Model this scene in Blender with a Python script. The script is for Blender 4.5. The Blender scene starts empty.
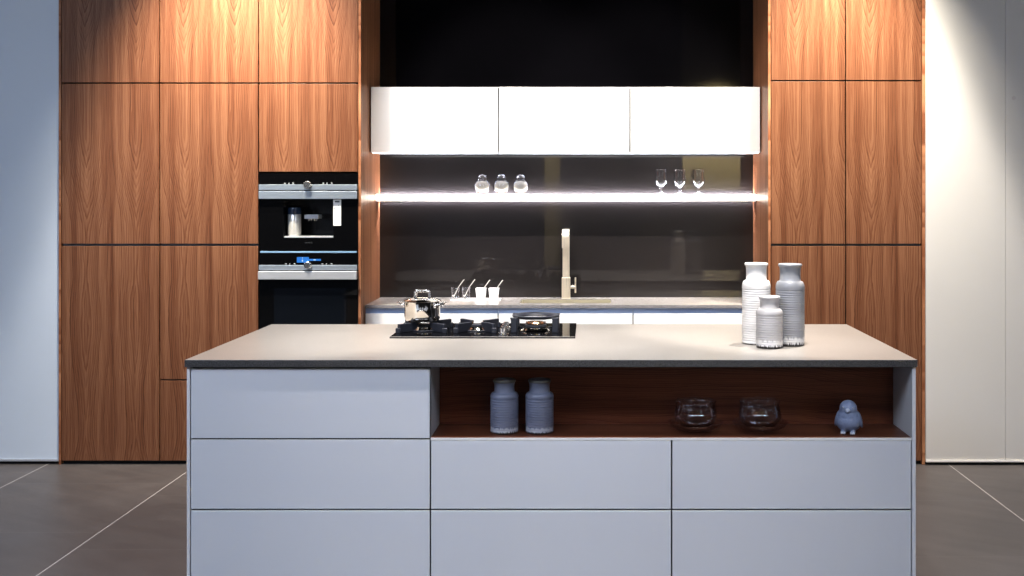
import bpy, bmesh, math, random
from mathutils import Vector, Matrix
random.seed(7)
S = bpy.context.scene
COL = S.collection
PI = math.pi

# ------------------------------------------------------------------ helpers
class MB:
    """collects shapes, links them as ONE mesh object"""
    def __init__(s): s.bm = bmesh.new()
    def box(s, x0, x1, y0, y1, z0, z1):
        v = [s.bm.verts.new((x, y, z)) for x in (x0, x1) for y in (y0, y1) for z in (z0, z1)]
        for f in ((0,1,3,2),(4,6,7,5),(0,4,5,1),(2,3,7,6),(0,2,6,4),(1,5,7,3)):
            s.bm.faces.new([v[i] for i in f])
        return s
    def lathe(s, prof, n=48, c=(0,0,0), M=None, wob=None):
        rings = []
        for r, z in prof:
            if r < 1e-6: ring = [s.bm.verts.new((0, 0, z))]
            else:
                ring = []
                for k in range(n):
                    a = 2*PI*k/n
                    rr = r*(1 + (wob(a, z) if wob else 0))
                    ring.append(s.bm.verts.new((rr*math.cos(a), rr*math.sin(a), z)))
            rings.append(ring)
        for A, B in zip(rings, rings[1:]):
            if len(A) == 1 and len(B) == 1: continue
            for k in range(n):
                k2 = (k+1) % n
                if len(A) == 1: s.bm.faces.new((A[0], B[k2], B[k]))
                elif len(B) == 1: s.bm.faces.new((A[k], A[k2], B[0]))
                else: s.bm.faces.new((A[k], A[k2], B[k2], B[k]))
        vs = [v for r in rings for v in r]
        if M: bmesh.ops.transform(s.bm, matrix=M, verts=vs)
        bmesh.ops.translate(s.bm, vec=c, verts=vs)
        return s
    def cyl(s, c, r, h, axis='z', n=32):
        M = {'z': None, 'x': Matrix.Rotation(PI/2, 4, 'Y'), 'y': Matrix.Rotation(-PI/2, 4, 'X')}[axis]
        return s.lathe([(0, 0), (r, 0), (r, h), (0, h)], n, c, M)
    def tube(s, pts, r, n=12, sx=1.0):
        pts = [Vector(p) for p in pts]; rings = []
        up = None
        for i, p in enumerate(pts):
            t = (pts[min(i+1, len(pts)-1)] - pts[max(i-1, 0)]).normalized()
            if up is None:
                up = t.orthogonal().normalized()
            up = (up - t*up.dot(t)).normalized()
            b = t.cross(up)
            rr = r[i] if isinstance(r, (list, tuple)) else r
            rings.append([s.bm.verts.new(p + (up*math.cos(2*PI*k/n)*sx + b*math.sin(2*PI*k/n))*rr) for k in range(n)])
        for A, B in zip(rings, rings[1:]):
            for k in range(n):
                s.bm.faces.new((A[k], A[(k+1) % n], B[(k+1) % n], B[k]))
        s.bm.faces.new(rings[0][::-1]); s.bm.faces.new(rings[-1])
        return s
    def prism(s, poly, y0, y1):
        """polygon in x,z swept along y"""
        a = [s.bm.verts.new((x, y0, z)) for x, z in poly]; b = [s.bm.verts.new((x, y1, z)) for x, z in poly]
        n = len(poly)
        s.bm.faces.new(a[::-1]); s.bm.faces.new(b)
        for k in range(n): s.bm.faces.new((a[k], a[(k+1) % n], b[(k+1) % n], b[k]))
        return s
    def sweep_rect(s, pts, w, d):
        """rectangular bar along points in the y,z plane (w across x, d thickness)"""
        pts = [Vector(p) for p in pts]; rings = []
        for i, p in enumerate(pts):
            t = (pts[min(i+1, len(pts)-1)] - pts[max(i-1, 0)]).normalized()
            nrm = Vector((0, -t.z, t.y)).normalized()
            if i == 0: pass
            x = Vector((1, 0, 0))
            rings.append([s.bm.verts.new(p + x*a*w/2 + nrm*b*d/2) for a, b in ((-1,-1),(1,-1),(1,1),(-1,1))])
        for A, B in zip(rings, rings[1:]):
            for k in range(4): s.bm.faces.new((A[k], A[(k+1) % 4], B[(k+1) % 4], B[k]))
        s.bm.faces.new(rings[0][::-1]); s.bm.faces.new(rings[-1])
        return s
    def ball(s, c, r, sc=(1,1,1), rot=None, sub=3):
        M = Matrix.Translation(c) @ (rot.to_4x4() if rot else Matrix()) @ Matrix.Diagonal((r*sc[0], r*sc[1], r*sc[2], 1))
        bmesh.ops.create_icosphere(s.bm, subdivisions=sub, radius=1, matrix=M)
        return s
    def slab_hole(s, x0, x1, y0, y1, a0, a1, b0, b1, z0, z1):
        def ring(X0, X1, Y0, Y1, z): return [s.bm.verts.new(p) for p in ((X0,Y0,z),(X1,Y0,z),(X1,Y1,z),(X0,Y1,z))]
        ot, it, ob, ib = ring(x0,x1,y0,y1,z1), ring(a0,a1,b0,b1,z1), ring(x0,x1,y0,y1,z0), ring(a0,a1,b0,b1,z0)
        for k in range(4):
            j = (k+1) % 4
            s.bm.faces.new((ot[k], ot[j], it[j], it[k])); s.bm.faces.new((ob[j], ob[k], ib[k], ib[j]))
            s.bm.faces.new((ob[k], ob[j], ot[j], ot[k])); s.bm.faces.new((ib[j], ib[k], it[k], it[j]))
        return s
    def build(s, name, mat, parent=None, bevel=0, smooth=False, loc=None):
        bmesh.ops.recalc_face_normals(s.bm, faces=s.bm.faces)
        me = bpy.data.meshes.new(name); s.bm.to_mesh(me); s.bm.free()
        o = bpy.data.objects.new(name, me); COL.objects.link(o)
        me.materials.append(mat)
        if smooth:
            for p in me.polygons: p.use_smooth = True
            me.set_sharp_from_angle(angle=math.radians(smooth if smooth is not True else 40))
        if bevel:
            b = o.modifiers.new('bevel', 'BEVEL'); b.width = bevel; b.segments = 2; b.limit_method = 'ANGLE'; b.angle_limit = math.radians(35)
        if parent: o.parent = parent
        if loc: o.location = loc
        return o

def tag(o, label, cat, group=None, kind=None):
    o['label'] = label; o['category'] = cat
    if group: o['group'] = group
    if kind: o['kind'] = kind
    return o
def thing(name, loc, label, cat, group=None, rz=0):
    o = bpy.data.objects.new(name, None); COL.objects.link(o); o.location = loc; o.rotation_euler.z = rz
    o.empty_display_size = .05
    return tag(o, label, cat, group)
def struct(o): o['kind'] = 'structure'; return o
def dup(root, loc, label, rz=None):
    r = root.copy(); COL.objects.link(r); r.location = loc; r['label'] = label
    if rz is not None: r.rotation_euler.z = rz
    for ch in list(root.children):
        c = ch.copy(); COL.objects.link(c); c.parent = r
        for g in list(ch.children):
            d = g.copy(); COL.objects.link(d); d.parent = c
    return r

# ------------------------------------------------------------------ materials
class NT:
    def __init__(s, name):
        s.m = bpy.data.materials.new(name); s.m.use_nodes = True
        s.t = s.m.node_tree; s.b = s.t.nodes['Principled BSDF']
    def n(s, typ, **kw):
        nd = s.t.nodes.new(typ)
        for k, v in kw.items(): setattr(nd, k, v)
        return nd
    def l(s, a, b): s.t.links.new(a, b)
    def math(s, op, a, b=None, c=None):
        nd = s.n('ShaderNodeMath', operation=op)
        for i, v in enumerate((a, b, c)):
            if v is None: continue
            if isinstance(v, (int, float)): nd.inputs[i].default_value = v
            else: s.l(v, nd.inputs[i])
        return nd.outputs[0]
    def comb(s, x, y, z):
        nd = s.n('ShaderNodeCombineXYZ')
        for i, v in enumerate((x, y, z)):
            if isinstance(v, (int, float)): nd.inputs[i].default_value = v
            else: s.l(v, nd.inputs[i])
        return nd.outputs[0]
    def noise(s, vec, scale, detail=2, rough=.5, out=0):
        nd = s.n('ShaderNodeTexNoise'); nd.inputs['Scale'].default_value = scale
        nd.inputs['Detail'].default_value = detail; nd.inputs['Roughness'].default_value = rough
        if vec is not None: s.l(vec, nd.inputs['Vector'])
        return nd.outputs[out]
    def ramp(s, fac, stops):
        nd = s.n('ShaderNodeValToRGB'); s.l(fac, nd.inputs[0]); e = nd.color_ramp.elements
        while len(e) < len(stops): e.new(.5)
        for el, (p, c) in zip(e, stops): el.position = p; el.color = (*c, 1) if len(c) == 3 else c
        return nd.outputs[0]
    def mix(s, fac, a, b, mode='MIX'):
        nd = s.n('ShaderNodeMix', data_type='RGBA', blend_type=mode)
        for sock, v in ((nd.inputs[0], fac), (nd.inputs[6], a), (nd.inputs[7], b)):
            if isinstance(v, (int, float)): sock.default_value = v
            elif isinstance(v, tuple): sock.default_value = (*v, 1)
            else: s.l(v, sock)
        return nd.outputs[2]
    def bump(s, h, strength=.2, dist=.002):
        nd = s.n('ShaderNodeBump'); nd.inputs['Strength'].default_value = strength; nd.inputs['Distance'].default_value = dist
        s.l(h, nd.inputs['Height']); s.l(nd.outputs[0], s.b.inputs['Normal'])
    def obj(s): return s.n('ShaderNodeTexCoord').outputs['Object']
    def xyz(s, v):
        nd = s.n('ShaderNodeSeparateXYZ'); s.l(v, nd.inputs[0]); return nd.outputs
def P(m, **kw):
    for k, v in kw.items():
        key = {'color': 'Base Color', 'rough': 'Roughness', 'metal': 'Metallic', 'spec': 'Specular IOR Level', 'trans': 'Transmission Weight',
               'coat': 'Coat Weight', 'coatr': 'Coat Roughness', 'emit': 'Emission Color', 'es': 'Emission Strength', 'ior': 'IOR', 'aniso': 'Anisotropic'}[k]
        m.b.inputs[key].default_value = (*v, 1) if isinstance(v, tuple) else v
def plain(name, color, rough=.5, var=.04, scale=6, **kw):
    m = NT(name); P(m, color=color, rough=rough, **kw)
    f = m.noise(m.obj(), scale, 3)
    m.l(m.mix(f, tuple(c*(1-var) for c in color), tuple(min(1, c*(1+var)) for c in color)), m.b.inputs['Base Color'])
    return m.m

def walnut(name, across='x', along='z', dark=1.0, leaf=.2965, rough=.38, red=1.0):
    m = NT(name); c = m.xyz(m.obj())
    ix = {'x': 0, 'y': 1, 'z': 2}
    x, z = c[ix[across]], c[ix[along]]
    warp = m.noise(m.comb(m.math('MULTIPLY', x, 5.0), 3.3, m.math('MULTIPLY', z, 1.7)), 1.0, 2)
    fine = m.noise(m.comb(m.math('MULTIPLY', x, 60.0), 1.1, m.math('MULTIPLY', z, 5.0)), 1.0, 2)
    t = m.math('DIVIDE', x, leaf)
    u = m.math('MULTIPLY', m.math('SUBTRACT', m.math('FRACT', t), .5), leaf)
    u = m.math('ADD', u, m.math('MULTIPLY', m.math('SUBTRACT', warp, .5), .05))
    prof = m.noise(m.comb(.7, .2, m.math('MULTIPLY', z, 1.15)), 1.0, 1.5)
    cz = m.math('ADD', m.math('MULTIPLY', prof, .085), m.math('MULTIPLY', m.math('SINE', m.math('MULTIPLY', z, 5.6)), .014))
    cz = m.math('ADD', cz, m.math('SUBTRACT', .150, m.math('MULTIPLY', m.math('MAXIMUM', m.math('SUBTRACT', z, .9), 0.0), .052)))
    us = m.math('MULTIPLY', u, .72)
    r = m.math('SQRT', m.math('ADD', m.math('MULTIPLY', us, us), m.math('MULTIPLY', cz, cz)))
    r = m.math('ADD', m.math('ADD', r, m.math('MULTIPLY', m.math('ABSOLUTE', u), .30)), m.math('MULTIPLY', fine, .0055))
    rr = m.math('MULTIPLY', r, 175.0)
    ring = m.math('FRACT', rr)
    wn = m.n('ShaderNodeTexWhiteNoise', noise_dimensions='1D'); m.l(m.math('FLOOR', rr), wn.inputs['W'])
    ringv = m.ramp(ring, [(0, (.10,)*3), (.45, (.25,)*3), (.90, (.85,)*3), (1.0, (.10,)*3)])
    ringv = m.math('MULTIPLY', ringv, m.math('ADD', m.math('MULTIPLY', wn.outputs[0], .9), .25))
    fiber = m.noise(m.comb(m.math('MULTIPLY', x, 380.0), 5.0, m.math('MULTIPLY', z, 2.6)), 1.0, 4, .65)
    broad = m.noise(m.comb(m.math('MULTIPLY', x, 22.0), 9.0, m.math('MULTIPLY', z, .35)), 1.0, 3)
    v = m.math('ADD', m.math('MULTIPLY', ringv, .27), m.math('MULTIPLY', fiber, .62))
    v = m.math('ADD', v, m.math('MULTIPLY', broad, .45))
    d = dark
    col = m.ramp(v, [(.36, (.60*d, .355*d*red, .195*d*red)), (.52, (.41*d, .220*d*red, .117*d*red)), (.66, (.255*d, .110*d*red, .050*d*red)), (.88, (.10*d, .034*d*red, .015*d*red))])
    m.l(col, m.b.inputs['Base Color'])
    P(m, rough=rough, spec=.35)
    m.bump(fiber, .05, .001)
    return m.m

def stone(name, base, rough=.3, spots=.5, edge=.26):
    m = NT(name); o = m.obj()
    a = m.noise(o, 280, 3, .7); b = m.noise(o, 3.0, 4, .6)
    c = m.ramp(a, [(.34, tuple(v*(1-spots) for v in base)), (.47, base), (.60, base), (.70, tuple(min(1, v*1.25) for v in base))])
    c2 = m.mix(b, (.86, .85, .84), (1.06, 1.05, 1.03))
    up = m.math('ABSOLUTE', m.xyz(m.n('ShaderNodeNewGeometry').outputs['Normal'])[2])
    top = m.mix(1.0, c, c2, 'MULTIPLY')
    sp = m.ramp(m.noise(o, 330, 3, .7), [(.38, tuple(v*edge*.45 for v in base)), (.62, tuple(v*edge*1.5 for v in (base[0], base[1]*1.02, base[2]*1.1)))])  # side faces coloured darker: shade of edges lit only from above
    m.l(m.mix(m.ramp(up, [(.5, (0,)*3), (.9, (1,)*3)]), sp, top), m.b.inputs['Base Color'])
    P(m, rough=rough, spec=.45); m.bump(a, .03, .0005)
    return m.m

def brushed(name, color, rough=.28, axis='x', scale=900, metal=.6):
    m = NT(name); c = m.xyz(m.obj())
    k = {'x': (3, scale, scale), 'z': (scale, scale, 3), 'y': (scale, 3, scale)}[axis]
    f = m.noise(m.comb(*[m.math('MULTIPLY', c[i], float(k[i])) for i in range(3)]), 1.0, 2)
    m.l(m.ramp(f, [(.3, tuple(v*.86 for v in color)), (.7, color)]), m.b.inputs['Base Color'])
    rr = m.math('ADD', m.math('MULTIPLY', f, .12), rough-.06); m.l(rr, m.b.inputs['Roughness'])
    P(m, metal=metal)
    return m.m

def glass(name, tint=(.998, .998, .998), edge=(.955, .96, .97)):
    """thin-walled clear glass: looks straight through, mirrors more towards its edges"""
    m = NT(name); out = m.t.nodes['Material Output']
    lw = m.n('ShaderNodeLayerWeight'); lw.inputs['Blend'].default_value = .35
    tr = m.n('ShaderNodeBsdfTransparent'); m.l(m.mix(lw.outputs['Facing'], tint, edge), tr.inputs[0])
    gl = m.n('ShaderNodeBsdfGlossy'); gl.inputs['Roughness'].default_value = .03
    gl.inputs[0].default_value = (.95, .96, 1, 1)
    fr = m.n('ShaderNodeLayerWeight'); fr.inputs['Blend'].default_value = .20
    fac = m.math('ADD', m.math('MULTIPLY', fr.outputs['Fresnel'], .6), .03)
    mx = m.n('ShaderNodeMixShader'); m.l(fac, mx.inputs[0]); m.l(tr.outputs[0], mx.inputs[1]); m.l(gl.outputs[0], mx.inputs[2])
    m.l(mx.outputs[0], out.inputs[0]); m.t.nodes.remove(m.b)
    return m.m
def emissive(name, color, st, base=(.9, .9, .9)):
    m = NT(name); P(m, color=base, rough=.5, emit=color, es=st)
    return m.m

def ceramic(name, base, drip, dark=(.035, .03, .03), band=.055, rough=.32, rings=105.0, ramp=.5):
    """glazed pottery: throwing rings, glaze ends raggedly above an unglazed foot"""
    m = NT(name); o = m.obj(); c = m.xyz(o); z = c[2]
    ang = m.math('ARCTAN2', c[1], c[0])
    pat = m.noise(m.comb(m.math('MULTIPLY', ang, 12.0), 0.0, m.math('MULTIPLY', z, 14.0)), 1.0, 3, .6)
    pat2 = m.noise(m.comb(m.math('MULTIPLY', ang, 4.0), 4.0, m.math('MULTIPLY', z, 60.0)), 1.0, 2, .5)
    h = m.math('DIVIDE', z, band)
    lowm = m.math('SUBTRACT', 1.0, m.math('MINIMUM', h, 1.0))          # 1 at foot, 0 above band
    k = m.math('SUBTRACT', m.math('MULTIPLY', lowm, 1.15), m.math('SUBTRACT', pat, .12))
    dm = m.ramp(k, [(.50, (0,)*3), (.60, (1,)*3)])
    k2 = m.math('SUBTRACT', m.math('MULTIPLY', lowm, 1.3), m.math('SUBTRACT', pat, .18))
    wm = m.ramp(k2, [(.1, (0,)*3), (.24, (1,)*3)])
    ringn = m.math('MULTIPLY', m.math('ADD', m.math('SINE', m.math('MULTIPLY', z, rings*2*PI/10)), 1.0), .5)
    sub = m.noise(m.comb(m.math('MULTIPLY', ang, .6), 2.0, m.math('MULTIPLY', z, 55.0)), 1.0, 3)
    tone = m.math('ADD', m.math('MULTIPLY', ringn, .35), m.math('MULTIPLY', sub, .65))
    body = m.mix(tone, tuple(v*.78 for v in base), tuple(min(1, v*1.12) for v in base))
    col = m.mix(wm, body, drip); col = m.mix(dm, col, dark)
    m.l(col, m.b.inputs['Base Color']); P(m, rough=rough, spec=.5)
    m.bump(m.math('ADD', sub, m.math('MULTIPLY', pat2, .3)), .25, .003)
    return m.m

WAL = walnut('walnut_veneer', dark=.60, red=.87)
WAL_SIDE_LIT = walnut('walnut_veneer_side_lit', 'y', 'z', dark=1.0, red=.90)  # lighter copy of the veneer: light on the side panels put into colour
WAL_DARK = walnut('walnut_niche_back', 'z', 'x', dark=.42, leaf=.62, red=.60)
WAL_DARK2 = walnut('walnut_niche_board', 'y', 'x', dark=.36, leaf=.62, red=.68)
CARC = plain('carcass_dark', (.030, .016, .010), .6)
LACQ = plain('grey_lacquer', (.64, .645, .675), .38, .01, 2, spec=.4)
LACQ_IN = plain('grey_lacquer_edge', (.70, .70, .71), .42, .01)
WHITE = plain('white_lacquer', (.80, .785, .765), .22, .01, 2, spec=.5)
BLACK = plain('black_shadow', (.006, .006, .007), .6)
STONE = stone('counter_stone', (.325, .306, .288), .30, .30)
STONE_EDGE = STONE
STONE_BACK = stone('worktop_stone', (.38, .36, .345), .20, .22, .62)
GLASSDARK = plain('dark_glass', (.0145, .0115, .0115), .40, .1, 3, spec=.35, coat=1.0, coatr=.02)
GLASSTOP = plain('black_glass_wall', (.003, .0027, .0035), .05, .1, 3, spec=.35)
APPL = plain('appliance_glass', (.0035, .0035, .004), .05, .05, 3, spec=.4)
STEELD = brushed('brushed_steel_blue_reflection', (.46, .51, .56), .38, 'x', 900, .75)  # dimmer, bluer copy of the steel; what the bars reflect is in the colour
TRIMB = brushed('steel_trim_blue_reflection', (.36, .56, .78), .35, 'x', 900, .4)  # plain steel edge, its blue reflection painted into the base colour
RAILD = brushed('dark_rail', (.10, .10, .105), .35, 'x', 900, .9)
STEEL = brushed('brushed_steel', (.62, .63, .65), .40, 'x', 900, .5)
STEELV = brushed('brushed_steel_vertical', (.78, .76, .72), .22, 'z', 900, .4)
CHROME = plain('chrome', (.86, .85, .84), .09, .02, 5, metal=.93)
POTM = plain('polished_steel', (.84, .79, .72), .07, .02, 5, metal=1.0)
CHAMP = brushed('champagne_nickel', (.84, .76, .63), .30, 'z', 700)
ALU = brushed('aluminium', (.66, .68, .72), .35, 'x')
IRON = plain('cast_iron', (.020, .023, .034), .5, .3, 60)
COPPER = plain('burner_brass', (.75, .50, .32), .25, .05, 20, metal=1.0)
GLASS = glass('clear_glass')
LED = emissive('led_strip', (1.0, .93, .82), 6.5)
LEDUP = emissive('led_diffuser', (.90, .91, 1.0), 75.0)
LEDTOP = emissive('shelf_top_added_glow', (1.0, .97, .92), 3.2)  # glow added to the shelf top to light shakers and glasses from below
LEDDN = emissive('led_under_cabinet', (1.0, .95, .88), 5.0)
DISP = emissive('display_blue', (.01, .20, .62), 1.0, (.01, .01, .02))
DISPW = emissive('display_mark', (.6, .8, 1.0), .8, (.01, .01, .02))
ICON = plain('printed_marks', (.62, .64, .66), .5)
LOGO = plain('logo_grey', (.05, .053, .058), .5)
PAPER = plain('paper', (.85, .85, .84), .7)
INK = plain('ink', (.03, .03, .03), .7)
PORC = plain('white_porcelain', (.86, .85, .84), .2, .02)
SALT = plain('white_filling', (.82, .77, .68), .8, .06, 90)
EDGEAL = plain('pale_edge', (.80, .78, .76), .35, .02)

wl = NT('wall_left_blue_lit'); 
f = wl.noise(wl.obj(), 2.0, 3); wl.l(wl.mix(f, (.60, .66, .74), (.63, .69, .775)), wl.b.inputs['Base Color']); P(wl, rough=.55)  # blue of the cool light on this wall is mixed into its colour
wr = NT('wall_paint_right')
f = wr.noise(wr.obj(), 2.0, 3); wr.l(wr.mix(f, (.67, .65, .63), (.71, .69, .665)), wr.b.inputs['Base Color']); P(wr, rough=.5)

def floor_mat():
    m = NT('floor_tiles'); c = m.xyz(m.obj()); x, y = c[0], c[1]
    tx = m.math('DIVIDE', m.math('ADD', x, 2.34+9), .9)
    colidx = m.math('FLOOR', tx); fx = m.math('FRACT', tx)
    ty = m.math('DIVIDE', m.math('ADD', m.math('SUBTRACT', y, 5.52), m.math('ADD', m.math('MULTIPLY', m.math('SUBTRACT', colidx, 9.0), .25), 18.25)), .9)
    fy = m.math('FRACT', ty); rowidx = m.math('FLOOR', ty)
    ex = m.math('MULTIPLY', m.math('MINIMUM', fx, m.math('SUBTRACT', 1.0, fx)), .9)
    ey = m.math('MULTIPLY', m.math('MINIMUM', fy, m.math('SUBTRACT', 1.0, fy)), .9)
    gx = m.math('LESS_THAN', ex, .0032); gy = m.math('LESS_THAN', ey, .0025)
    cell = m.n('ShaderNodeTexWhiteNoise', noise_dimensions='2D'); m.l(m.comb(colidx, rowidx, 0.0), cell.inputs['Vector'])
    o = m.obj()
    n1 = m.noise(o, 2.2, 6, .62); n2 = m.noise(m.comb(m.math('MULTIPLY', x, 1.0), m.math('MULTIPLY', m.math('ADD', y, m.math('MULTIPLY', x, .6)), 5.0), 0.0), 2.0, 4, .6)
    n3 = m.noise(o, 160, 2)
    v = m.math('ADD', m.math('ADD', m.math('MULTIPLY', n1, .45), m.math('MULTIPLY', n2, .4)), m.math('MULTIPLY', n3, .15))
    v = m.math('ADD', v, m.math('MULTIPLY', m.math('SUBTRACT', cell.outputs[0], .5), .10))
    base = m.ramp(v, [(.3, (.060, .054, .055)), (.55, (.086, .077, .076)), (.75, (.115, .103, .101))])
    c1 = m.mix(m.math('MULTIPLY', gy, .5), base, (.14, .13, .128))
    c2 = m.mix(gx, c1, (.36, .34, .335))
    m.l(c2, m.b.inputs['Base Color'])
    m.l(m.math('ADD', m.math('MULTIPLY', n1, .25), .30), m.b.inputs['Roughness']); P(m, spec=.4)
    m.bump(v, .08, .002)
    return m.m
FLOOR = floor_mat()
CEIL = plain('ceiling_paint', (.02, .02, .021), .8)
TAN = plain('tan_panel', (.42, .35, .17), .6, .08, 1.5)
DKWALL = plain('dark_partition', (.02, .018, .019), .6)

# ------------------------------------------------------------------ the setting
H, FP = 1.62, 1102.0           # camera height, focal length in pixels
YT = 6.60                      # front plane of the tall units
YB = 7.20                      # glass splashback plane
ZT = 3.05                      # top of the tall units

struct(MB().box(-9, 9, -5, 7.6, -.1, 0).build('floor', FLOOR))
struct(MB().box(-9, 9, -5, 7.6, 5.6, 5.7).build('ceiling', CEIL))
struct(MB().box(-9, 9, YB+.012, 7.5, 0, 5.6).build('wall_back', DKWALL))
struct(MB().box(-7.5, -3.171, YT+.01, YT+.09, .018, 5.6).build('wall_left', wl.m))
struct(MB().box(-7.5, -3.171, YT+.004, YT+.0095, .018, .03).build('baseboard_left', ALU))
struct(MB().box(-7.5, -3.175, YT+.03, YT+.08, 0, .018).build('trim_1', BLACK))
w = MB().box(2.020, 2.4945, YT-.012, YT+.068, .018, 5.6).box(2.4965, 7.5, YT-.012, YT+.068, .018, 5.6)
struct(w.build('wall_right', wr.m))
struct(MB().box(2.020, 7.5, YT-.018, YT-.0125, .018, .029).build('baseboard_right', EDGEAL))
struct(MB().box(2.024, 7.5, YT+.01, YT+.06, 0, .018).build('trim_2', BLACK))
struct(MB().cyl((2.545, YT-.0125, 2.194), .012, -.003, 'y').build('trim_3', plain('cap_paint', (.62, .58, .57), .5)))
# the showroom behind the photographer: seen only as dim reflections
struct(MB().box(1.62, 2.72, -4.6, -4.5, 1.68, 5.6).build('trim_5', TAN))
struct(MB().box(-3.4, .9, -4.7, -4.6, 2.35, 5.6).box(.9, 8.9, -4.7, -4.6, 0, 5.6).build('wall_rear', DKWALL))
struct(MB().box(-8.9, -6.2, -4.6, -4.5, .3, 3.6).box(5.6, 8.5, -4.6, -4.5, .3, 3.6).build('reflector_panels', plain('pale_reflector', (.75, .77, .80), .6)))  # unseen pale panels, added to give the pot bright bands to reflect
struct(MB().box(-.75, -.48, -4.58, -4.5, 0, 2.5).build('trim_4', TAN))

# ------------------------------------------------------------------ tall walnut units
G = .003
def door(parent, x0, x1, z0, z1, y=0.0):
    return MB().box(x0+G, x1-G, y, y+.02, z0+G, z1-G).build('door', WAL, parent, .0012)
def tall(x0, x1, label, rows, extra=None, carcass=None):
    t = thing('tall_cabinet', (x0, YT, 0), label, 'cabinet', 'walnut tall cabinets')
    wdt = x1-x0
    for a, b in (carcass or ((.02, ZT),)):
        MB().box(.004, wdt-.004, .024, YB-YT, a, b).build('carcass', CARC, t)
    MB().box(0, wdt, .03, .06, 0, .018).build('plinth', BLACK, t)
    for a, b in rows: door(t, 0, wdt, a, b)
    return t
LX = [-3.156, -2.566, -1.973, -1.376]
R3 = [(.02, 1.311), (1.319, 2.283), (2.285, ZT)]
t1 = tall(LX[0], LX[1], 'walnut tall cabinet at far left beside the pale blue-lit wall', R3)
MB().box(-.014, -.0005, 0, YB-YT, 0, ZT).build('end_panel', WAL_SIDE_LIT, t1)
MB().box(.004, .586, .016, .024, 1.309, 1.321).build('grip_rail', RAILD, t1)
t2 = tall(LX[1], LX[2], 'walnut tall cabinet between the far left cabinet and the built-in appliances', [(.02, .505), (.507, 1.311), (1.319, 2.283), (2.285, ZT)])
MB().box(.004, .589, .016, .024, 1.309, 1.321).build('grip_rail', RAILD, t2)
t3 = tall(LX[2], LX[3], 'walnut tall cabinet housing the two black built-in appliances', [(.02, .66), (1.75, 2.283), (2.285, ZT)], carcass=((.02, .66), (1.755, ZT)))
MB().box(.0005, .0165, 0, YB-YT, 0, ZT).build('side_panel', WAL_SIDE_LIT, t3, .001, loc=(LX[3]-LX[2], 0, 0))
RX = [1.095, 1.5425, 1.999]
R3R = [(.02, 1.311), (1.319, 2.297), (2.299, ZT)]
t4 = tall(RX[0], RX[1], 'narrow walnut tall cabinet right of the sink niche, behind the vases', R3R)
MB().box(-.0165, -.0005, 0, YB-YT, 0, ZT).build('side_panel', WAL_SIDE_LIT, t4, .001)
MB().box(.004, .444, .016, .024, 1.309, 1.321).build('grip_rail', RAILD, t4)
t5 = tall(RX[1], RX[2], 'narrow walnut tall cabinet at far right beside the warm white wall', R3R)
MB().box(.0005, .0185, -.004, YB-YT, 0, ZT).build('end_panel', WAL_SIDE_LIT, t5, .001, loc=(RX[2]-RX[1], 0, 0))
MB().box(.004, .452, .016, .024, 1.309, 1.321).build('grip_rail', RAILD, t5)

# ------------------------------------------------------------------ built-in coffee machine and oven
def zt(py): return H-(py-194)*YT/FP
def xt(px, x0): return (px-588)*YT/FP-x0
def knob(parent, cx, cz, y):
    k = MB().lathe([(0, 0), (.0235, 0), (.0235, .004), (.021, .006), (.020, .022), (.018, .025), (0, .025)], 40, (0,0,0), Matrix.Rotation(PI/2, 4, 'X')).build('knob', CHROME, parent, 0, 40, (cx, y, cz))
    g = MB()
    for i in range(10):
        a = 2*PI*i/10
        g.box(.0198, .0215, -.022, -.006, -.0015, .0015)
        bmesh.ops.rotate(g.bm, cent=(0,0,0), matrix=Matrix.Rotation(a, 3, 'Y'), verts=g.bm.verts[-8:])
    g.build('knob_grip', STEEL, k)
    return k
def marks(parent, pxs, py, x0, y, B):
    for i, px in enumerate(pxs):
        x = xt(px, x0); z = zt(py)-B; g = MB()
        if i % 3 == 0: g.prism([(x-.006, z-.0015), (x+.006, z-.0015), (x+.006, z+.001), (x+.002, z+.003), (x-.006, z+.001)], y, y+.001)
        elif i % 3 == 1: g.prism([(x-.005, z-.002), (x+.001, z-.003), (x+.003, z+.004), (x-.001, z+.003)], y, y+.001)
        else: g.prism([(x-.005, z+.001), (x+.005, z-.003), (x+.006, z+.002), (x-.003, z+.0035)], y, y+.001)
        g.build('control_mark', ICON, parent)
X3 = LX[2]; W3 = LX[3]-LX[2]
cm = thing('coffee_machine', (X3, YT, 1.275), 'black built-in coffee machine with steel cylinder, above the oven', 'coffee machine')
B0 = 1.275
def zc(py): return zt(py)-B0
l, r = .004, W3-.004
MB().box(l, r, -.002, .02, zc(184.3), zc(173.3)).build('control_panel', APPL, cm, .001)
MB().box(l, r, -.014, .02, zc(190), zc(184.5)).build('steel_bar', STEELD, cm, .0015)
MB().box(l, r, -.018, .02, zc(199), zc(191)).build('handle_bar', STEELD, cm, .002)
MB().box(l, r, .004, .02, zc(191), zc(190)).build('shadow_gap', BLACK, cm)
nx0, nx1 = xt(283.5, X3), xt(333.5, X3)
fp = MB().box(l, nx0, 0, .02, zc(251), zc(199)).box(nx1, r, 0, .02, zc(251), zc(199)).box(nx0, nx1, 0, .02, zc(251), zc(237.6))
fp.build('front_panel', APPL, cm)
MB().box(nx0-.004, nx1+.004, .23, .24, zc(238), zc(198)).box(nx0-.01, nx0, .02, .24, zc(238), zc(198)).box(nx1, nx1+.01, .02, .24, zc(238), zc(198)).box(nx0, nx1, .02, .24, zc(239.5), zc(238)).box(nx0, nx1, .02, .24, zc(199), zc(198)).build('niche', plain('niche_black', (.012, .012, .016), .25), cm)
MB().box(l, r, .245, .55, .01, zc(175)).build('housing', BLACK, cm)
MB().box(nx0+.004, nx1-.001, -.003, .17, zc(237.8), zc(236.2)).build('drip_tray', STEEL, cm, .001)
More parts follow.
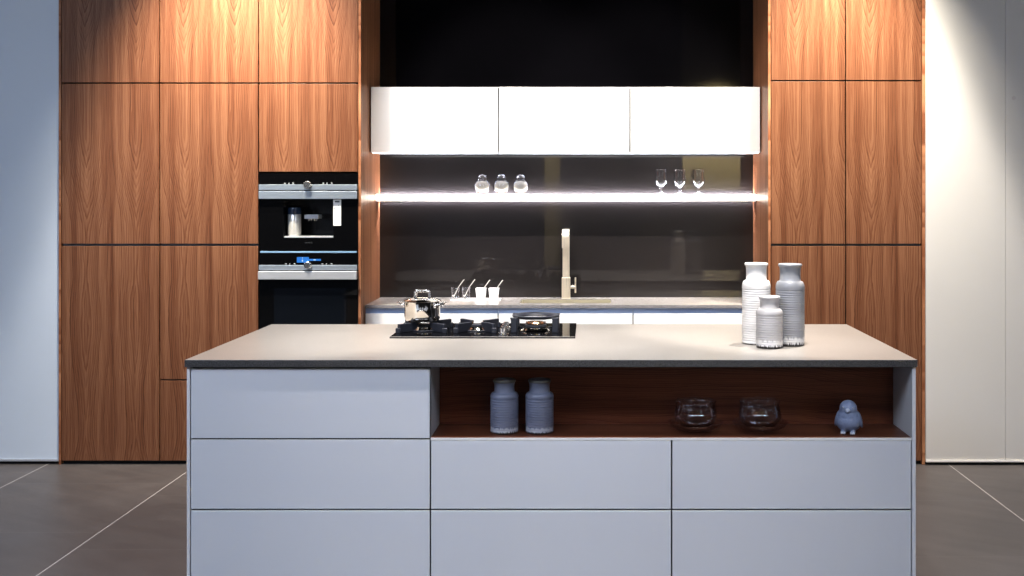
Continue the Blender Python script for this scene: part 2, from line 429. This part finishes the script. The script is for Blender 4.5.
ccx = xt(294, X3)-.016
MB().lathe([(0, 0), (.039, 0), (.040, .004), (.040, .126), (.037, .130), (0, .130)], 40, (ccx, .07, zc(236.0))).build('milk_container', STEELV, cm, 0, 40)
MB().lathe([(0, 0), (.041, 0), (.041, .030), (.037, .040), (0, .040)], 40, (ccx, .07, zc(236.0)+.130)).build('container_lid', plain('lid_blueblack', (.02, .035, .07), .2), cm, 0, 40)
MB().box(xt(303, X3), xt(317, X3), .03, .12, zc(219), zc(214.8)).build('spout_block', ALU, cm, .002)
for px in (306.5, 309, 312, 314.2): MB().lathe([(0, 0), (.004, 0), (.005, .012), (0, .012)], 16, (xt(px, X3), .06, zc(221.2))).build('nozzle', CHROME, cm, 0, 40)
st = MB().box(xt(333.3, X3), xt(341.2, X3), -.0025, -.0005, zc(225.7), zc(199.2)).build('sticker', PAPER, cm)
MB().box(xt(335, X3), xt(339.6, X3), -.0032, -.0026, zc(202.3), zc(201)).build('printed_heading', INK, st)
for px, py in ((334.4, 208), (335.6, 218.5), (338, 216.5), (338.6, 219), (338.4, 205)): MB().box(xt(px, X3), xt(px+.8, X3), -.0032, -.0026, zc(py+.6), zc(py)).build('printed_mark', INK, st)
knob(cm, xt(308.2, X3), zc(184.8), -.014)
marks(cm, (285, 289.2, 293, 323.4, 327.2, 331.6), 183.2, X3, -.0035, B0)
def lettering(parent, text, size, x, y, z):
    cu = bpy.data.curves.new('lettering', 'FONT'); cu.body = text; cu.size = size; cu.align_x = 'CENTER'; cu.extrude = .0003
    tmp = bpy.data.objects.new('tmp', cu); COL.objects.link(tmp)
    dg = bpy.context.evaluated_depsgraph_get(); me = bpy.data.meshes.new_from_object(tmp.evaluated_get(dg))
    bpy.data.objects.remove(tmp); o = bpy.data.objects.new('lettering', me); COL.objects.link(o)
    me.materials.clear(); me.materials.append(LOGO)
    o.parent = parent; o.location = (x, y, z); o.rotation_euler = (PI/2, 0, 0)
lettering(cm, 'SIEMENS', .0125, xt(308.7, X3), -.0006, zc(243.3))
MB().box(l+.006, r-.006, -.004, .02, zc(252.9), zc(251.2)).build('lower_trim', TRIMB, cm, .0008)

ov = thing('oven', (X3, YT, .668), 'black built-in oven with blue display, below the coffee machine', 'oven')
B0 = .668
MB().box(l, r, .03, .55, .004, zc(254)).build('housing', BLACK, ov)
MB().box(l, r, -.002, .028, zc(265), zc(253.4)).build('control_panel', APPL, ov, .001)
MB().box(l, r, -.014, .028, zc(270), zc(265)).build('steel_bar', STEELD, ov, .0015)
MB().box(l, r, .004, .028, zc(271), zc(270)).build('shadow_gap', BLACK, ov)
dr = MB().box(l, r, 0, .028, .004, zc(279.4)).build('door', APPL, ov, .001)
MB().box(xt(274, X3), xt(346, X3), -.0015, -.0002, .07, zc(288)).build('window', plain('oven_window', (.006, .008, .012), .06, .1, 3, spec=.6), dr)
MB().box(l, r, -.03, .02, zc(279.2), zc(271)).build('handle', STEEL, dr, .002)
dp = MB().box(xt(297, X3), xt(309, X3), -.0035, -.0021, zc(262.6), zc(257)).box(xt(309, X3), xt(321, X3), -.0035, -.0021, zc(260.8), zc(258.9)).build('display', DISP, ov)
for q in (MB().box(xt(302, X3), xt(303.2, X3), -.0042, -.0036, zc(261.6), zc(259.6)), MB().box(xt(302.2, X3), xt(303, X3), -.0042, -.0036, zc(258.4), zc(257.4)), MB().box(xt(313.6, X3), xt(316, X3), -.0042, -.0036, zc(260.4), zc(259.3))): q.build('display_mark', DISPW, dp)
knob(ov, xt(308.6, X3), zc(265.2), -.014)
marks(ov, (286, 290, 294.5, 322.5, 326.5, 331.5), 263.9, X3, -.0035, B0)

# ------------------------------------------------------------------ niche: glass, wall cabinets, shelf
NX0, NX1 = -1.357, 1.077
tag(MB().box(NX0, NX1, YB, YB+.01, .9453, 2.10).build('splashback', GLASSDARK), 'glossy dark brown glass splashback behind the shelf and tap', 'splashback')
tag(MB().box(NX0, NX1, YB, YB+.01, 2.102, ZT).build('wall_panel', GLASSTOP), 'glossy black glass panel above the white wall cabinets', 'panel')
YC = 6.86
cx = [NX0+.003, -.557, .2615, NX1-.003]
for i, lab in enumerate(('white wall cabinet at the left end, nearest the ovens', 'white wall cabinet in the middle of the three', 'white wall cabinet at the right end, above the stemmed glasses')):
    a, b = cx[i], cx[i+1]
    t = thing('wall_cabinet', (a, YC, 1.878), lab, 'cabinet', 'white wall cabinets')
    MB().box(0, b-a-.0005, .026, YB-YC-.002, .006, .404).build('carcass', BLACK, t)  # coloured black so the gaps between doors read as shade
    MB().box(0, b-a-.0005, .012, YB-YC-.002, .4045, .409).build('top_panel', WHITE, t)
    MB().box(0, b-a-.0005, .010, YB-YC-.002, 0, .0055).build('bottom_panel', ALU, t)
    MB().box(.01, b-a-.01, .014, .026, -.003, -.0003).build('light_strip', LEDDN, t)
    MB().box(.003, b-a-.0035, 0, .02, .001, .408).build('door', WHITE, t, .0012)
YS = 7.045
sh = thing('wall_shelf', (0, YS, 1.569), 'long slim glowing shelf mounted on the dark glass', 'shelf')
MB().box(NX0+.002, NX1-.002, .004, YB-YS-.0255, .003, .051).build('board', plain('shelf_alu', (.62, .62, .64), .4), sh, .001)
MB().box(NX0+.002, NX1-.002, 0, .0035, .010, .048).build('light_strip', LED, sh)
MB().box(NX0+.002, NX1-.002, 0, .004, .003, .0095).build('edge_profile', EDGEAL, sh)
MB().box(NX0+.002, NX1-.002, 0, .004, .0485, .053).build('edge_profile', EDGEAL, sh)
MB().box(NX0+.004, NX1-.004, .0045, YB-YS-.026, .0512, .053).build('added_glow_top', LEDTOP, sh)
MB().box(NX0+.002, NX1-.002, YB-YS-.025, YB-YS-.002, .02, .050).build('upward_light', LEDUP, sh)
for x in (NX0+.05, NX1-.15): MB().box(x, x+.10, .02, .06, -.004, .0025).build('power_unit', plain('unit_grey', (.25, .25, .26), .4), sh, .001)

# ------------------------------------------------------------------ back run: base cabinets, worktop, sink, tap
YW = 6.70
bx = [NX0, -.547, .274, NX1]
for i, lab in enumerate(('low white base cabinet left, behind the cooking pot', 'low white base cabinet under the sink', 'low white base cabinet right, behind the vases')):
    a, b = bx[i], bx[i+1]
    t = thing('base_cabinet', (a, YW, 0), lab, 'cabinet', 'white base cabinets of the sink run')
    hi = .9255 if i != 1 else .60
    MB().box(.001, b-a-.001, .045, .49, .08, hi).build('carcass', WHITE, t)
    MB().box(.001, b-a-.001, .022, .044, .880, .9255).build('grip_rail', brushed('grip_rail_blue_lit', (.36, .46, .68), .4, 'x', 900, .2), t)  # aluminium tinted blue for the cool light in the recess
    MB().box(.002, b-a-.002, .04, .06, 0, .079).build('plinth', BLACK, t)
    MB().box(.003, b-a-.003, .002, .021, .495, .893).build('drawer', WHITE, t, .0012)
    MB().box(.003, b-a-.003, .002, .021, .085, .489).build('drawer', WHITE, t, .0012)
SKX0, SKX1, SKY0, SKY1 = -.425, .145, 6.815, 7.075
tag(MB().slab_hole(NX0+.001, NX1-.001, YW-.004, YB+.010, SKX0, SKX1, SKY0, SKY1, .926, .945).build('worktop', STONE_BACK, None, .001), 'grey stone worktop along the back wall with cut-out sink', 'worktop')
sk = thing('sink', ((SKX0+SKX1)/2, (SKY0+SKY1)/2, .72), 'rectangular metal sink set into the back worktop below the tap', 'sink')
hx, hy = (SKX1-SKX0)/2-.0015, (SKY1-SKY0)/2-.0015
MB().box(-hx, hx, -hy, hy, 0, .004).box(-hx, -hx+.003, -hy, hy, .004, .2225).box(hx-.003, hx, -hy, hy, .004, .2225).box(-hx+.003, hx-.003, -hy, -hy+.003, .004, .2225).box(-hx+.003, hx-.003, hy-.003, hy, .004, .2225).build('basin', brushed('sink_metal', (.44, .40, .30), .38, 'x', 300, .2), sk)
MB().lathe([(0, 0), (.045, 0), (.045, .003), (.03, .005), (0, .004)], 32, (0, 0, .004)).build('drain', CHROME, sk, 0, 40)
tp = thing('tap', (-.142, 7.135, .945), 'tall square champagne-coloured kitchen tap behind the sink', 'tap')
MB().box(-.028, .028, -.028, .028, 0, .135).build('body', CHAMP, tp, .002)
arc = [(0, 0, .135), (0, 0, .39)]
for k in range(1, 9):
    a = PI/2*k/8; arc.append((0, -.03+.03*math.cos(a), .40+.03*math.sin(a)))
arc += [(0, -.15, .43)]
for k in range(1, 9):
    a = PI/2*k/8; arc.append((0, -.15-.035*math.sin(a), .395+.035*math.cos(a)))
arc += [(0, -.185, .335)]
MB().sweep_rect(arc, .045, .04).build('spout', CHAMP, tp, .002, 40)
lv = MB().cyl((.0285, 0, .072), .011, .034, 'x', 24).build('lever', CHAMP, tp, .001, 40)
MB().box(.055, .066, -.009, .009, .035, .135).build('lever_blade', CHAMP, lv, .002)

# ------------------------------------------------------------------ things on the back worktop
WZ = .945
tag(MB().box(-.158, .158, -.055, .06, 0, .0055).build('tray', PORC, None, .001, loc=(-.715, 7.045, WZ)), 'thin white serving tray on the back worktop, left of the tap', 'tray')
def square_cup(): 
    m = MB()
    def ring(h, z): return [m.bm.verts.new((sx*h, sy*h, z)) for sx, sy in ((-1,-1),(1,-1),(1,1),(-1,1))]
    A, B, C, D = ring(.026, 0), ring(.034, .068), ring(.0305, .068), ring(.023, .006)
    for R1, R2 in ((A, B), (B, C), (C, D)):
        for k in range(4): m.bm.faces.new((R1[k], R1[(k+1) % 4], R2[(k+1) % 4], R2[k]))
    m.bm.faces.new(A[::-1]); m.bm.faces.new(D)
    return m
TZ = WZ+.0058
wc = tag(square_cup().build('cup', PORC, None, .0015, loc=(-.685+.006, 7.045, TZ)), 'white square cup holding a spoon, nearer the glass cups', 'cup', 'white square cups')
wc.location = (-.683, 7.045, TZ)
w2 = dup(wc, (-.6, 7.045, TZ), 'white square cup holding a spoon, nearer the tap')
tumb = [(0, 0), (.024, 0), (.0262, .004), (.0285, .071), (.0278, .072), (.0268, .070), (.0245, .010), (0, .009)]
gc = thing('glass_cup', (-.848, 7.045, TZ), 'small ribbed clear glass cup at the left end of the tray', 'cup', 'clear glass cups on the tray')
MB().lathe(tumb, 48, wob=lambda a, z: .02*math.cos(12*a) if z > .006 else 0).build('cup_body', GLASS, gc, 0, 40)
dup(gc, (-.779, 7.045, TZ), 'small ribbed clear glass cup next to the white square cups')
def spoon(mat, loc, rz, label, group):
    m = MB().tube([(0, 0, .004), (.012, 0, .03), (.03, 0, .066), (.058, 0, .105), (.066, 0, .113)], [.0035, .003, .0026, .0032, .003], 8)
    m.ball((-.003, 0, .008), .010, (1.0, .8, .7), sub=2)
    return tag(m.build('spoon', mat, None, 0, 40, loc), label, 'spoon', group)
sp = spoon(STEELV, (-.692, 7.045, TZ+.0065), 0, 'metal spoon standing in the white square cup nearer the glass cups', 'spoons in the cups')
dup(sp, (-.609, 7.045, TZ+.0065), 'metal spoon standing in the white square cup nearer the tap')
dup(sp, (-.788, 7.045, TZ+.0095), 'thin metal spoon leaning out of the glass cup next to the white cups')
dup(sp, (-.857, 7.045, TZ+.0095), 'thin metal spoon leaning out of the leftmost glass cup')

# ------------------------------------------------------------------ things on the glowing shelf
SZ = 1.6223
def sphere_prof(r, z0, z1, c, n=14):
    return [(math.sqrt(max(0, r*r-(z-c)**2)), z) for z in [z0+(z1-z0)*i/n for i in range(n+1)]]
outer = [(0, .004), (.022, .004), (.030, .004)] + sphere_prof(.048, .012, .078, .046) + sphere_prof(.030, .086, .1249, .096, 12)
outer[-1] = (0, .1255)
inner = [(0, .1225)] + [(r_-.0025, z_) for r_, z_ in reversed(outer[3:-1]) if r_ > .004] + [(.028, .009), (0, .009)]
s1 = thing('shaker', (-.684, 7.115, SZ), 'leftmost of three rounded glass shakers with white filling on the shelf', 'shaker', 'glass shakers on the shelf')
MB().lathe(outer+inner, 40).build('glass_body', GLASS, s1, 0, 60)
MB().lathe([(0, .0095)]+[(r_-.0032, z_) for r_, z_ in sphere_prof(.048, .012, .070, .046)]+[(.022, .078), (0, .083)], 32).build('filling', SALT, s1, 0, 60)
FOOTM = plain('shaker_foot', (.25, .2, .17), .3)
for a in (-.7, .7, PI-.7, PI+.7): MB().ball((.034*math.cos(a), .034*math.sin(a), .005), .008, (1, 1, .62), sub=2).build('foot', FOOTM, s1, 0, 60)
dup(s1, (-.559, 7.115, SZ), 'middle one of three rounded glass shakers with white filling on the shelf')
dup(s1, (-.435, 7.115, SZ), 'rightmost of three rounded glass shakers with white filling on the shelf')
g1 = thing('stemmed_glass', (.472, 7.115, SZ), 'leftmost of three short-stemmed tulip glasses on the shelf', 'glass', 'stemmed glasses on the shelf')
MB().lathe([(0, 0), (.031, 0), (.032, .002), (.012, .006), (.0065, .012), (.0065, .032), (.012, .040), (.030, .058), (.0395, .076), (.0385, .092), (.035, .118), (.0365, .150), (.0375, .156), (.0365, .1565),
            (.0350, .150), (.0335, .118), (.037, .092), (.0378, .077), (.028, .061), (.010, .046), (0, .044)], 48).build('bowl', GLASS, g1, 0, 60)
dup(g1, (.592, 7.115, SZ), 'middle one of three short-stemmed tulip glasses on the shelf')
dup(g1, (.714, 7.115, SZ), 'rightmost of three short-stemmed tulip glasses on the shelf')

# ------------------------------------------------------------------ the island
YI, YIB = 4.516, 5.756
YF = 4.53
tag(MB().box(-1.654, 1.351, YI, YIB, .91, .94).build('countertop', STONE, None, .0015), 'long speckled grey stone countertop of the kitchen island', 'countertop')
def island(x0, x1, hi, rows, label, name='island_cabinet'):
    t = thing(name, (x0, YF, 0), label, 'cabinet', 'pale grey drawer units of the island')
    wd = x1-x0
    MB().box(.001, wd-.001, .022, 1.20, .034, hi).build('carcass', LACQ_IN, t)
    MB().box(.001, wd-.001, .03, 1.15, 0, .033).build('plinth', BLACK, t)
    MB().box(.001, wd-.001, .0203, .0218, .034, hi-.001).build('shadow_gap', BLACK, t)  # black sheet behind the fronts, painted shade for the drawer gaps
    for a, b in rows:
        MB().box(.003, wd-.003, 0, .02, a, b).build('drawer', LACQ, t, .0012)
        MB().box(.003, wd-.003, .0005, .012, b+.0002, b+.0016).build('drawer_edge', EDGEAL, t)
    return t
c1 = island(-1.635, -.648, .909, [(.035, .317), (.325, .608), (.616, .900)], 'pale grey island unit at the left with three drawers')
MB().box(-.0135, -.0005, -.003, 1.21, 0, .909).build('end_panel', LACQ_IN, c1, .001)
island(-.648, .344, .6055, [(.035, .317), (.325, .605)], 'pale grey island unit in the middle with two drawers under the jars')
c3 = island(.344, 1.331, .6055, [(.035, .317), (.325, .605)], 'pale grey island unit at the right with two drawers under the bird figurine')
MB().box(.9875, 1.003, -.003, 1.21, 0, .909).build('end_panel', LACQ_IN, c3, .001)
ns = thing('open_shelf_unit', (-.647, YF, .6085), 'open dark walnut compartment under the island countertop', 'shelf')
NW = 1.331+.647
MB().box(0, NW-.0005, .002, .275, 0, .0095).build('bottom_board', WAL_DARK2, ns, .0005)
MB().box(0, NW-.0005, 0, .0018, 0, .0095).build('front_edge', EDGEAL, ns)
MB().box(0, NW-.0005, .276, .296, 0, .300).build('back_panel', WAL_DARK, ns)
MB().box(0, NW-.0005, .297, 1.20, 0, .300).build('carcass', LACQ_IN, ns)

# ------------------------------------------------------------------ gas hob
CZ = .94
hb = thing('gas_hob', (-.497, 5.465, CZ), 'black glass gas hob with three burners on the island', 'hob')
MB().box(-.437, .437, -.275, .265, .0005, .0082).build('glass_plate', APPL, hb, .001)
MB().box(-.437, .437, -.277, -.2752, .0064, .0088).build('front_trim', CHROME, hb)
MB().box(-.437, .437, -.277, -.2752, .0005, .0062).build('front_edge', BLACK, hb)
def burner(cx, cy, r):
    b = MB().lathe([(0, 0), (r*1.15, 0), (r*1.2, .003), (r*1.1, .008), (r*.98, .013), (r*.98, .016), (r*.6, .018), (0, .018)], 48).build('burner', POTM, hb, 0, 40, (cx, cy, .008))
    MB().lathe([(0, .018), (r*.78, .018), (r*.86, .021), (r*.84, .027), (r*.3, .030), (0, .030)], 40).build('burner_cap', IRON, b, 0, 40)
    for a in (.9, 2.3): MB().lathe([(0, 0), (.003, 0), (.003, .034), (0, .036)], 10, (r*1.12*math.cos(a), r*1.12*math.sin(a), .004)).build('spark_pin', COPPER, b, 0, 40)
    return b
def fin(m, cx, cy, a, r0, r1, z0, z1, th, drop):
    """upright cast plate pointing at the burner centre, sloped at its inner end"""
    before = len(m.bm.verts)
    m.prism([(r0+drop, z0), (r1, z0), (r1, z1), (r0, z1), (r0, z1-.012)], -th/2, th/2)
    vs = list(m.bm.verts)[before:]
    bmesh.ops.rotate(m.bm, cent=(0,0,0), matrix=Matrix.Rotation(a, 3, 'Z'), verts=vs)
    bmesh.ops.translate(m.bm, vec=(cx, cy, 0), verts=vs)
def support(cx, cy, w, d, h, r0):
    m = MB()
    for sx in (-1, 1):
        for sy in (-1, 1):
            a = math.atan2(sy*d, sx*w); R = math.hypot(w, d)
            fin(m, 0, 0, a, r0, R, .0, h, .016, .03)
            m.bm.verts.ensure_lookup_table()
    ri = r0+.022
    m.lathe([(ri, 0), (ri+.012, 0), (ri+.012, .006), (ri, .006), (ri, 0)], 40)
    for sx in (-1, 1):
        for sy in (-1, 1): m.box(sx*w-.012, sx*w+.012, sy*d-.012, sy*d+.012, 0, h*.55)
    return m.build('pan_support', IRON, hb, .002, 40, (cx, cy, .0082))
BL, BM_, BR = -.805+.497, -.546+.497, -.259+.497
burner(BL, -.02, .042); support(BL, -.02, .112, .115, .042, .045)
burner(BM_, -.02, .036); support(BM_, -.02, .092, .115, .044, .045)
b = burner(BR, -.02, .064)
MB().lathe([(.020, .030), (.042, .030), (.045, .036), (.040, .042), (.022, .042), (.020, .030)], 40).build('burner_crown', COPPER, b, 0, 40)
wk = MB()
for sx in (-1, 1):
    for sy in (-1, 1):
        x, y = sx*.100, sy*.100
        wk.prism([(x-.016, 0), (x+.016, 0), (x+.014, .062), (x+.020, .072), (x-.020, .072), (x-.014, .062)], y-.013, y+.013)
    wk.box(sx*.100-.006, sx*.100+.006, -.1, .1, 0, .006)
wk.box(-.1, .1, .094, .106, 0, .006)
wk.build('pan_support', IRON, hb, .003, 40, (BR, -.02, .0082))
MB().lathe([(.092, .060), (.112, .066), (.116, .074), (.108, .078), (.094, .072), (.088, .064), (.092, .060)], 56).build('wok_ring', IRON, hb, 0, 50, (BR, -.02, .0082))
for y in (-.17, -.09, -.01, .07):
    MB().lathe([(0, 0), (.021, 0), (.021, .004), (.016, .007), (.015, .026), (.012, .029), (0, .029)], 32).build('knob', CHROME, hb, 0, 40, (.087, y, .0082))

# ------------------------------------------------------------------ pot
PZ = CZ+.0082+.0425
pt = thing('cooking_pot', (-.818, 5.445, PZ), 'polished steel cooking pot with lid on the left burner', 'pot')
MB().lathe([(0, 0), (.070, 0), (.080, .006), (.086, .016), (.088, .030), (.088, .098), (.091, .101), (.089, .103), (.086, .100), (.085, .03), (.07, .006), (0, .005)], 64).build('body', POTM, pt, 0, 50)
ld = MB().lathe([(0, .121), (.03, .120), (.060, .115), (.082, .107), (.092, .1035), (.092, .1015), (.088, .1012), (.06, .108), (0, .112)], 64).build('lid', POTM, pt, 0, 50)
hs = [(-.036, 0, .114)] + [(-.034+.010*(1-math.cos(a)), 0, .138+.012*math.sin(a)) for a in [k*PI/10 for k in range(6)]] 
hs += [(-x, y, z) for x, y, z in reversed(hs)]
MB().tube(hs, .0065, 12, 1.6).build('lid_handle', CHROME, ld, 0, 50)
for s_, ang in ((-1, PI+.15), (1, -.35)):
    pts = []
    for k in range(13):
        a = -PI/2+PI*k/12
        pts.append((.086+.034*math.cos(a), .040*math.sin(a), .084+.010*math.cos(a)))
    m = MB().tube(pts, .0058, 10)
    m.box(.084, .0905, -.048, -.030, .072, .096).box(.084, .0905, .030, .048, .072, .096)
    bmesh.ops.rotate(m.bm, cent=(0,0,0), matrix=Matrix.Rotation(ang, 3, 'Z'), verts=m.bm.verts)
    m.build('handle', CHROME, pt, .0015, 50)

# ------------------------------------------------------------------ pottery
def bottle_prof(R, hgt, neck_r, rim_r, z_sh, z_neck, step=.0105, amp=.0017):
    p = [(0, 0), (R*.93, 0), (R*.985, .004)]
    z = .010
    while z < z_sh-.004:
        ph = 0.5-0.5*math.cos(2*PI*z/step)
        p.append((R*(.985+.015*min(1, z/.05)) - amp*ph, z)); z += step/6
    for k in range(0, 9):
        a = PI/2*k/8
        p.append((neck_r+.004+(R-neck_r-.004)*math.cos(a), z_sh+(z_neck-z_sh)*math.sin(a)))
    zz = z_neck+.004
    p += [(neck_r+.0005, zz), (neck_r-.0005, z_neck+(hgt-z_neck)*.4), (neck_r, hgt-.022), (neck_r+.002, hgt-.014), (rim_r-.001, hgt-.010), (rim_r, hgt-.006), (rim_r-.0015, hgt-.001), (rim_r-.004, hgt),
          (neck_r-.005, hgt-.005), (neck_r-.007, hgt-.02), (neck_r-.008, z_neck), (R-.010, z_sh-.01), (R-.010, .012), (0, .010)]
    return p
C_WHITE = ceramic('glaze_white', (.84, .82, .79), (.88, .87, .85), (.10, .09, .085), .022, .35)
C_GREY = ceramic('glaze_grey', (.33, .335, .355), (.66, .655, .65), band=.060)
C_LGREY = ceramic('glaze_light_grey', (.50, .485, .485), (.76, .745, .73), band=.055, rough=.35)
C_DARK = ceramic('glaze_blue_grey', (.185, .20, .265), (.42, .43, .48), (.05, .05, .06), band=.040, rough=.28)
C_RIM = plain('unglazed_rim', (.13, .125, .115), .45)
tall_p = bottle_prof(.065, .366, .0465, .0535, .258, .288)
tag(MB().lathe(tall_p, 64).build('vase', C_WHITE, None, 0, 60, (.7665, 5.020, CZ+.0003)), 'tall white ribbed ceramic vase on the island countertop', 'vase', 'bottle-shaped vases on the countertop')
tag(MB().lathe(tall_p, 64).build('vase', C_GREY, None, 0, 60, (.9105, 4.965, CZ+.0003)), 'tall grey ribbed ceramic vase at the right of the vase trio', 'vase', 'bottle-shaped vases on the countertop')
small_p = bottle_prof(.0595, .228, .0415, .0475, .148, .172)
tag(MB().lathe(small_p, 64).build('vase', C_LGREY, None, 0, 60, (.8045, 4.885, CZ+.0003)), 'short light grey ribbed vase in front of the two tall vases', 'vase', 'bottle-shaped vases on the countertop')
NZ = .6183
jar_p = bottle_prof(.0595, .222, .0425, .0475, .150, .168)
j1 = thing('jar', (-.352, 4.640, NZ), 'left one of two dark blue-grey ribbed jars in the island niche', 'jar', 'blue-grey jars in the island niche')
MB().lathe(jar_p, 64).build('jar_body', C_DARK, j1, 0, 60)
MB().lathe([(.0385, .2215), (.0455, .2225), (.0483, .217), (.0480, .212), (.0470, .2115), (.0474, .216), (.045, .2215)], 64).build('rim', C_RIM, j1, 0, 60)
dup(j1, (-.204, 4.640, NZ), 'right one of two dark blue-grey ribbed jars in the island niche')

# ------------------------------------------------------------------ glass bowls in the niche
def bowl_wob(a, z): return .035*math.cos(8*a)*max(0, (z-.085)/.045) if z > .085 else 0
bw = thing('glass_bowl', (.454, 4.656, NZ), 'clear glass bowl with wide saucer in the niche, nearer the jars', 'bowl', 'clear glass bowls in the island niche')
MB().lathe([(0, .012), (.030, .013), (.062, .022), (.084, .044), (.091, .066), (.086, .092), (.080, .108), (.084, .124), (.088, .130), (.0865, .1305), (.082, .124), (.0775, .108), (.0835, .092), (.0885, .066), (.082, .046), (.061, .0248), (.03, .0160), (0, .0155)], 64, wob=bowl_wob).build('bowl', GLASS, bw, 0, 60)
MB().lathe([(0, 0), (.038, 0), (.042, .003), (.080, .010), (.108, .026), (.117, .040), (.1155, .041), (.106, .0285), (.078, .0128), (.04, .0060), (0, .0055)], 64).build('saucer', GLASS, bw, 0, 60)
dup(bw, (.726, 4.656, NZ), 'clear glass bowl with wide saucer in the niche, nearer the bird')

# ------------------------------------------------------------------ bird figurine
C_BIRD = NT('bird_glaze')
f = C_BIRD.noise(C_BIRD.obj(), 130, 3); C_BIRD.l(C_BIRD.mix(f, (.19, .23, .34), (.29, .335, .46)), C_BIRD.b.inputs['Base Color']); P(C_BIRD, rough=.3); C_BIRD.bump(f, .5, .004)
bd = thing('bird_figurine', (1.092, 4.622, NZ), 'small blue-grey ceramic bird figurine at the right of the niche', 'figurine')
bd.rotation_euler.z = -.30
bm_ = MB()
bm_.ball((.0, .004, .050), .0535, (1.02, .96, .87), sub=4)
bm_.ball((.0, .000, .072), .046, (1.0, .95, .9), sub=4)
bm_.ball((.0, -.006, .1035), .0365, (1.0, 1.0, .98), sub=4)
bm_.ball((.020, .048, .044), .022, (.8, 1.1, .6), sub=3)
for x in (-.020, .020): bm_.ball((x, -.020, .008), .012, (1, 1, .7), sub=3)
o = bm_.build('body', C_BIRD.m, bd, 0, True)
md = o.modifiers.new('blend', 'REMESH'); md.mode = 'VOXEL'; md.voxel_size = .003; md.use_smooth_shade = True
ms = o.modifiers.new('soft', 'SMOOTH'); ms.iterations = 5; ms.factor = .6
MB().lathe([(0, 0), (.011, 0), (.008, .009), (.002, .019), (0, .0195)], 20, (0, -.0375, .101), Matrix.Rotation(math.radians(102), 4, 'X')).build('beak', plain('beak_glaze', (.50, .53, .60), .3), bd, 0, 50)
for x in (-.019, .019):
    e = MB().ball((x, -.0355, .113), .0060, (1, .6, 1), sub=2).build('eye', C_BIRD.m, bd, 0, 60)
    MB().ball((x, -.0385, .1135), .0032, (1, .6, 1), sub=2).build('pupil', plain('pupil_glaze', (.50, .53, .60), .2), e, 0, 60)
for sx in (1, -1):
    MB().ball((sx*.0475, .010, .056), .036, (.22, .72, 1.0), Matrix.Rotation(-sx*.22, 3, 'Y') @ Matrix.Rotation(.35, 3, 'X'), sub=3).build('wing', C_BIRD.m, bd, 0, 60)
for x in (-.019, .019):
    m = MB()
    for k in (-1, 0, 1): m.ball((x+k*.006, -.0375-.002*(k == 0), .0062), .0062, (.9, 1.8, 1), sub=2)
    m.build('foot', plain('foot_glaze', (.52, .53, .57), .3), bd, 0, 60)

# ------------------------------------------------------------------ light
def spot(x, y, z, tx, ty, tz, W, ang, blend=.25, col=(1, .80, .58), size=.05):
    L = bpy.data.lights.new('spot', 'SPOT'); L.energy = W; L.spot_size = math.radians(ang); L.spot_blend = blend; L.color = col; L.shadow_soft_size = size
    o = bpy.data.objects.new('spot_light', L); COL.objects.link(o); o.location = (x, y, z)
    o.rotation_euler = (Vector((tx, ty, tz))-Vector((x, y, z))).to_track_quat('-Z', 'Y').to_euler()
    return o
WARM = (1, .90, .75); NEUT = (1, .93, .84); COOL = (.78, .845, 1.0)
for x, w_, an in ((-2.05, 1050, 42.6), (1.61, 1350, 39)):                     # hard-edged spots on the ceiling track
    spot(x, 5.8, 5.4, x, 5.8, 0, w_, an, .30, NEUT)
for x, w_ in ((-2.15, 470), (-1.75, 220), (1.32, 245), (1.60, 245)):  # warm wall-washers close above the walnut doors
    spot(x, 5.86, 3.62, x, 6.60, 2.15, w_, 70, 1.0, (1, .92, .77))
for x, tx in ((-.75, -.45), (.65, .30)):
    spot(x, 4.7, 5.0, tx, 6.86, 1.95, 760, 32, .5, (1, .955, .91))
for x in (-.75, .55): spot(x, 3.9, 5.4, x*.85, 5.2, .94, 1480, 29, 1.0, (1, .95, .89))
for x in (-1.5, 0, 1.5): spot(x, .5, 4.4, x*.6, 4.5, .45, 112, 44, .8, COOL, .5)  # cool showroom light on the island front
spot(2.2, -3.2, 4.2, 2.2, -4.5, 2.2, 4200, 60, .5, NEUT)         # showroom spots on the tan panels behind the photographer
spot(-7.4, -2.2, 4.6, -7.4, -4.5, 1.8, 1800, 75, .6, COOL)  # added lamp, brightens the left pale reflector panel
spot(7.0, -2.2, 4.6, 7.0, -4.5, 1.8, 1800, 75, .6, COOL)  # added lamp for the right pale reflector panel
spot(-.6, -3.2, 4.2, -.6, -4.5, 2.0, 1600, 60, .5, NEUT)
def area(x, y, z, sx, sy, W, col, rot=(0, 0, 0)):
    L = bpy.data.lights.new('area', 'AREA'); L.shape = 'RECTANGLE'; L.size = sx; L.size_y = sy; L.energy = W; L.color = col
    o = bpy.data.objects.new('area_light', L); COL.objects.link(o); o.location = (x, y, z); o.rotation_euler = rot; return o
area(-3.6, 1.0, 4.6, 2.4, 2.4, 265, (.70, .81, 1.0))
area(2.2, 1.0, 4.6, 2.0, 2.0, 90, COOL)

W = bpy.data.worlds.new('world'); S.world = W; W.use_nodes = True
bg = W.node_tree.nodes['Background']; bg.inputs[0].default_value = (.60, .72, 1.0, 1); bg.inputs[1].default_value = .06

# ------------------------------------------------------------------ camera
cam = bpy.data.cameras.new('camera'); co = bpy.data.objects.new('camera', cam); COL.objects.link(co)
co.location = (0, 0, H); co.rotation_euler = (PI/2, 0, 0)
cam.sensor_width = 36.0; cam.lens = 36.0*FP/1024
cam.shift_x = -(588-512)/1024; cam.shift_y = -(288-194)/1024
S.camera = co
S.view_settings.view_transform = 'Standard'; S.view_settings.look = 'None'; S.view_settings.exposure = 0.22; S.view_settings.gamma = .86
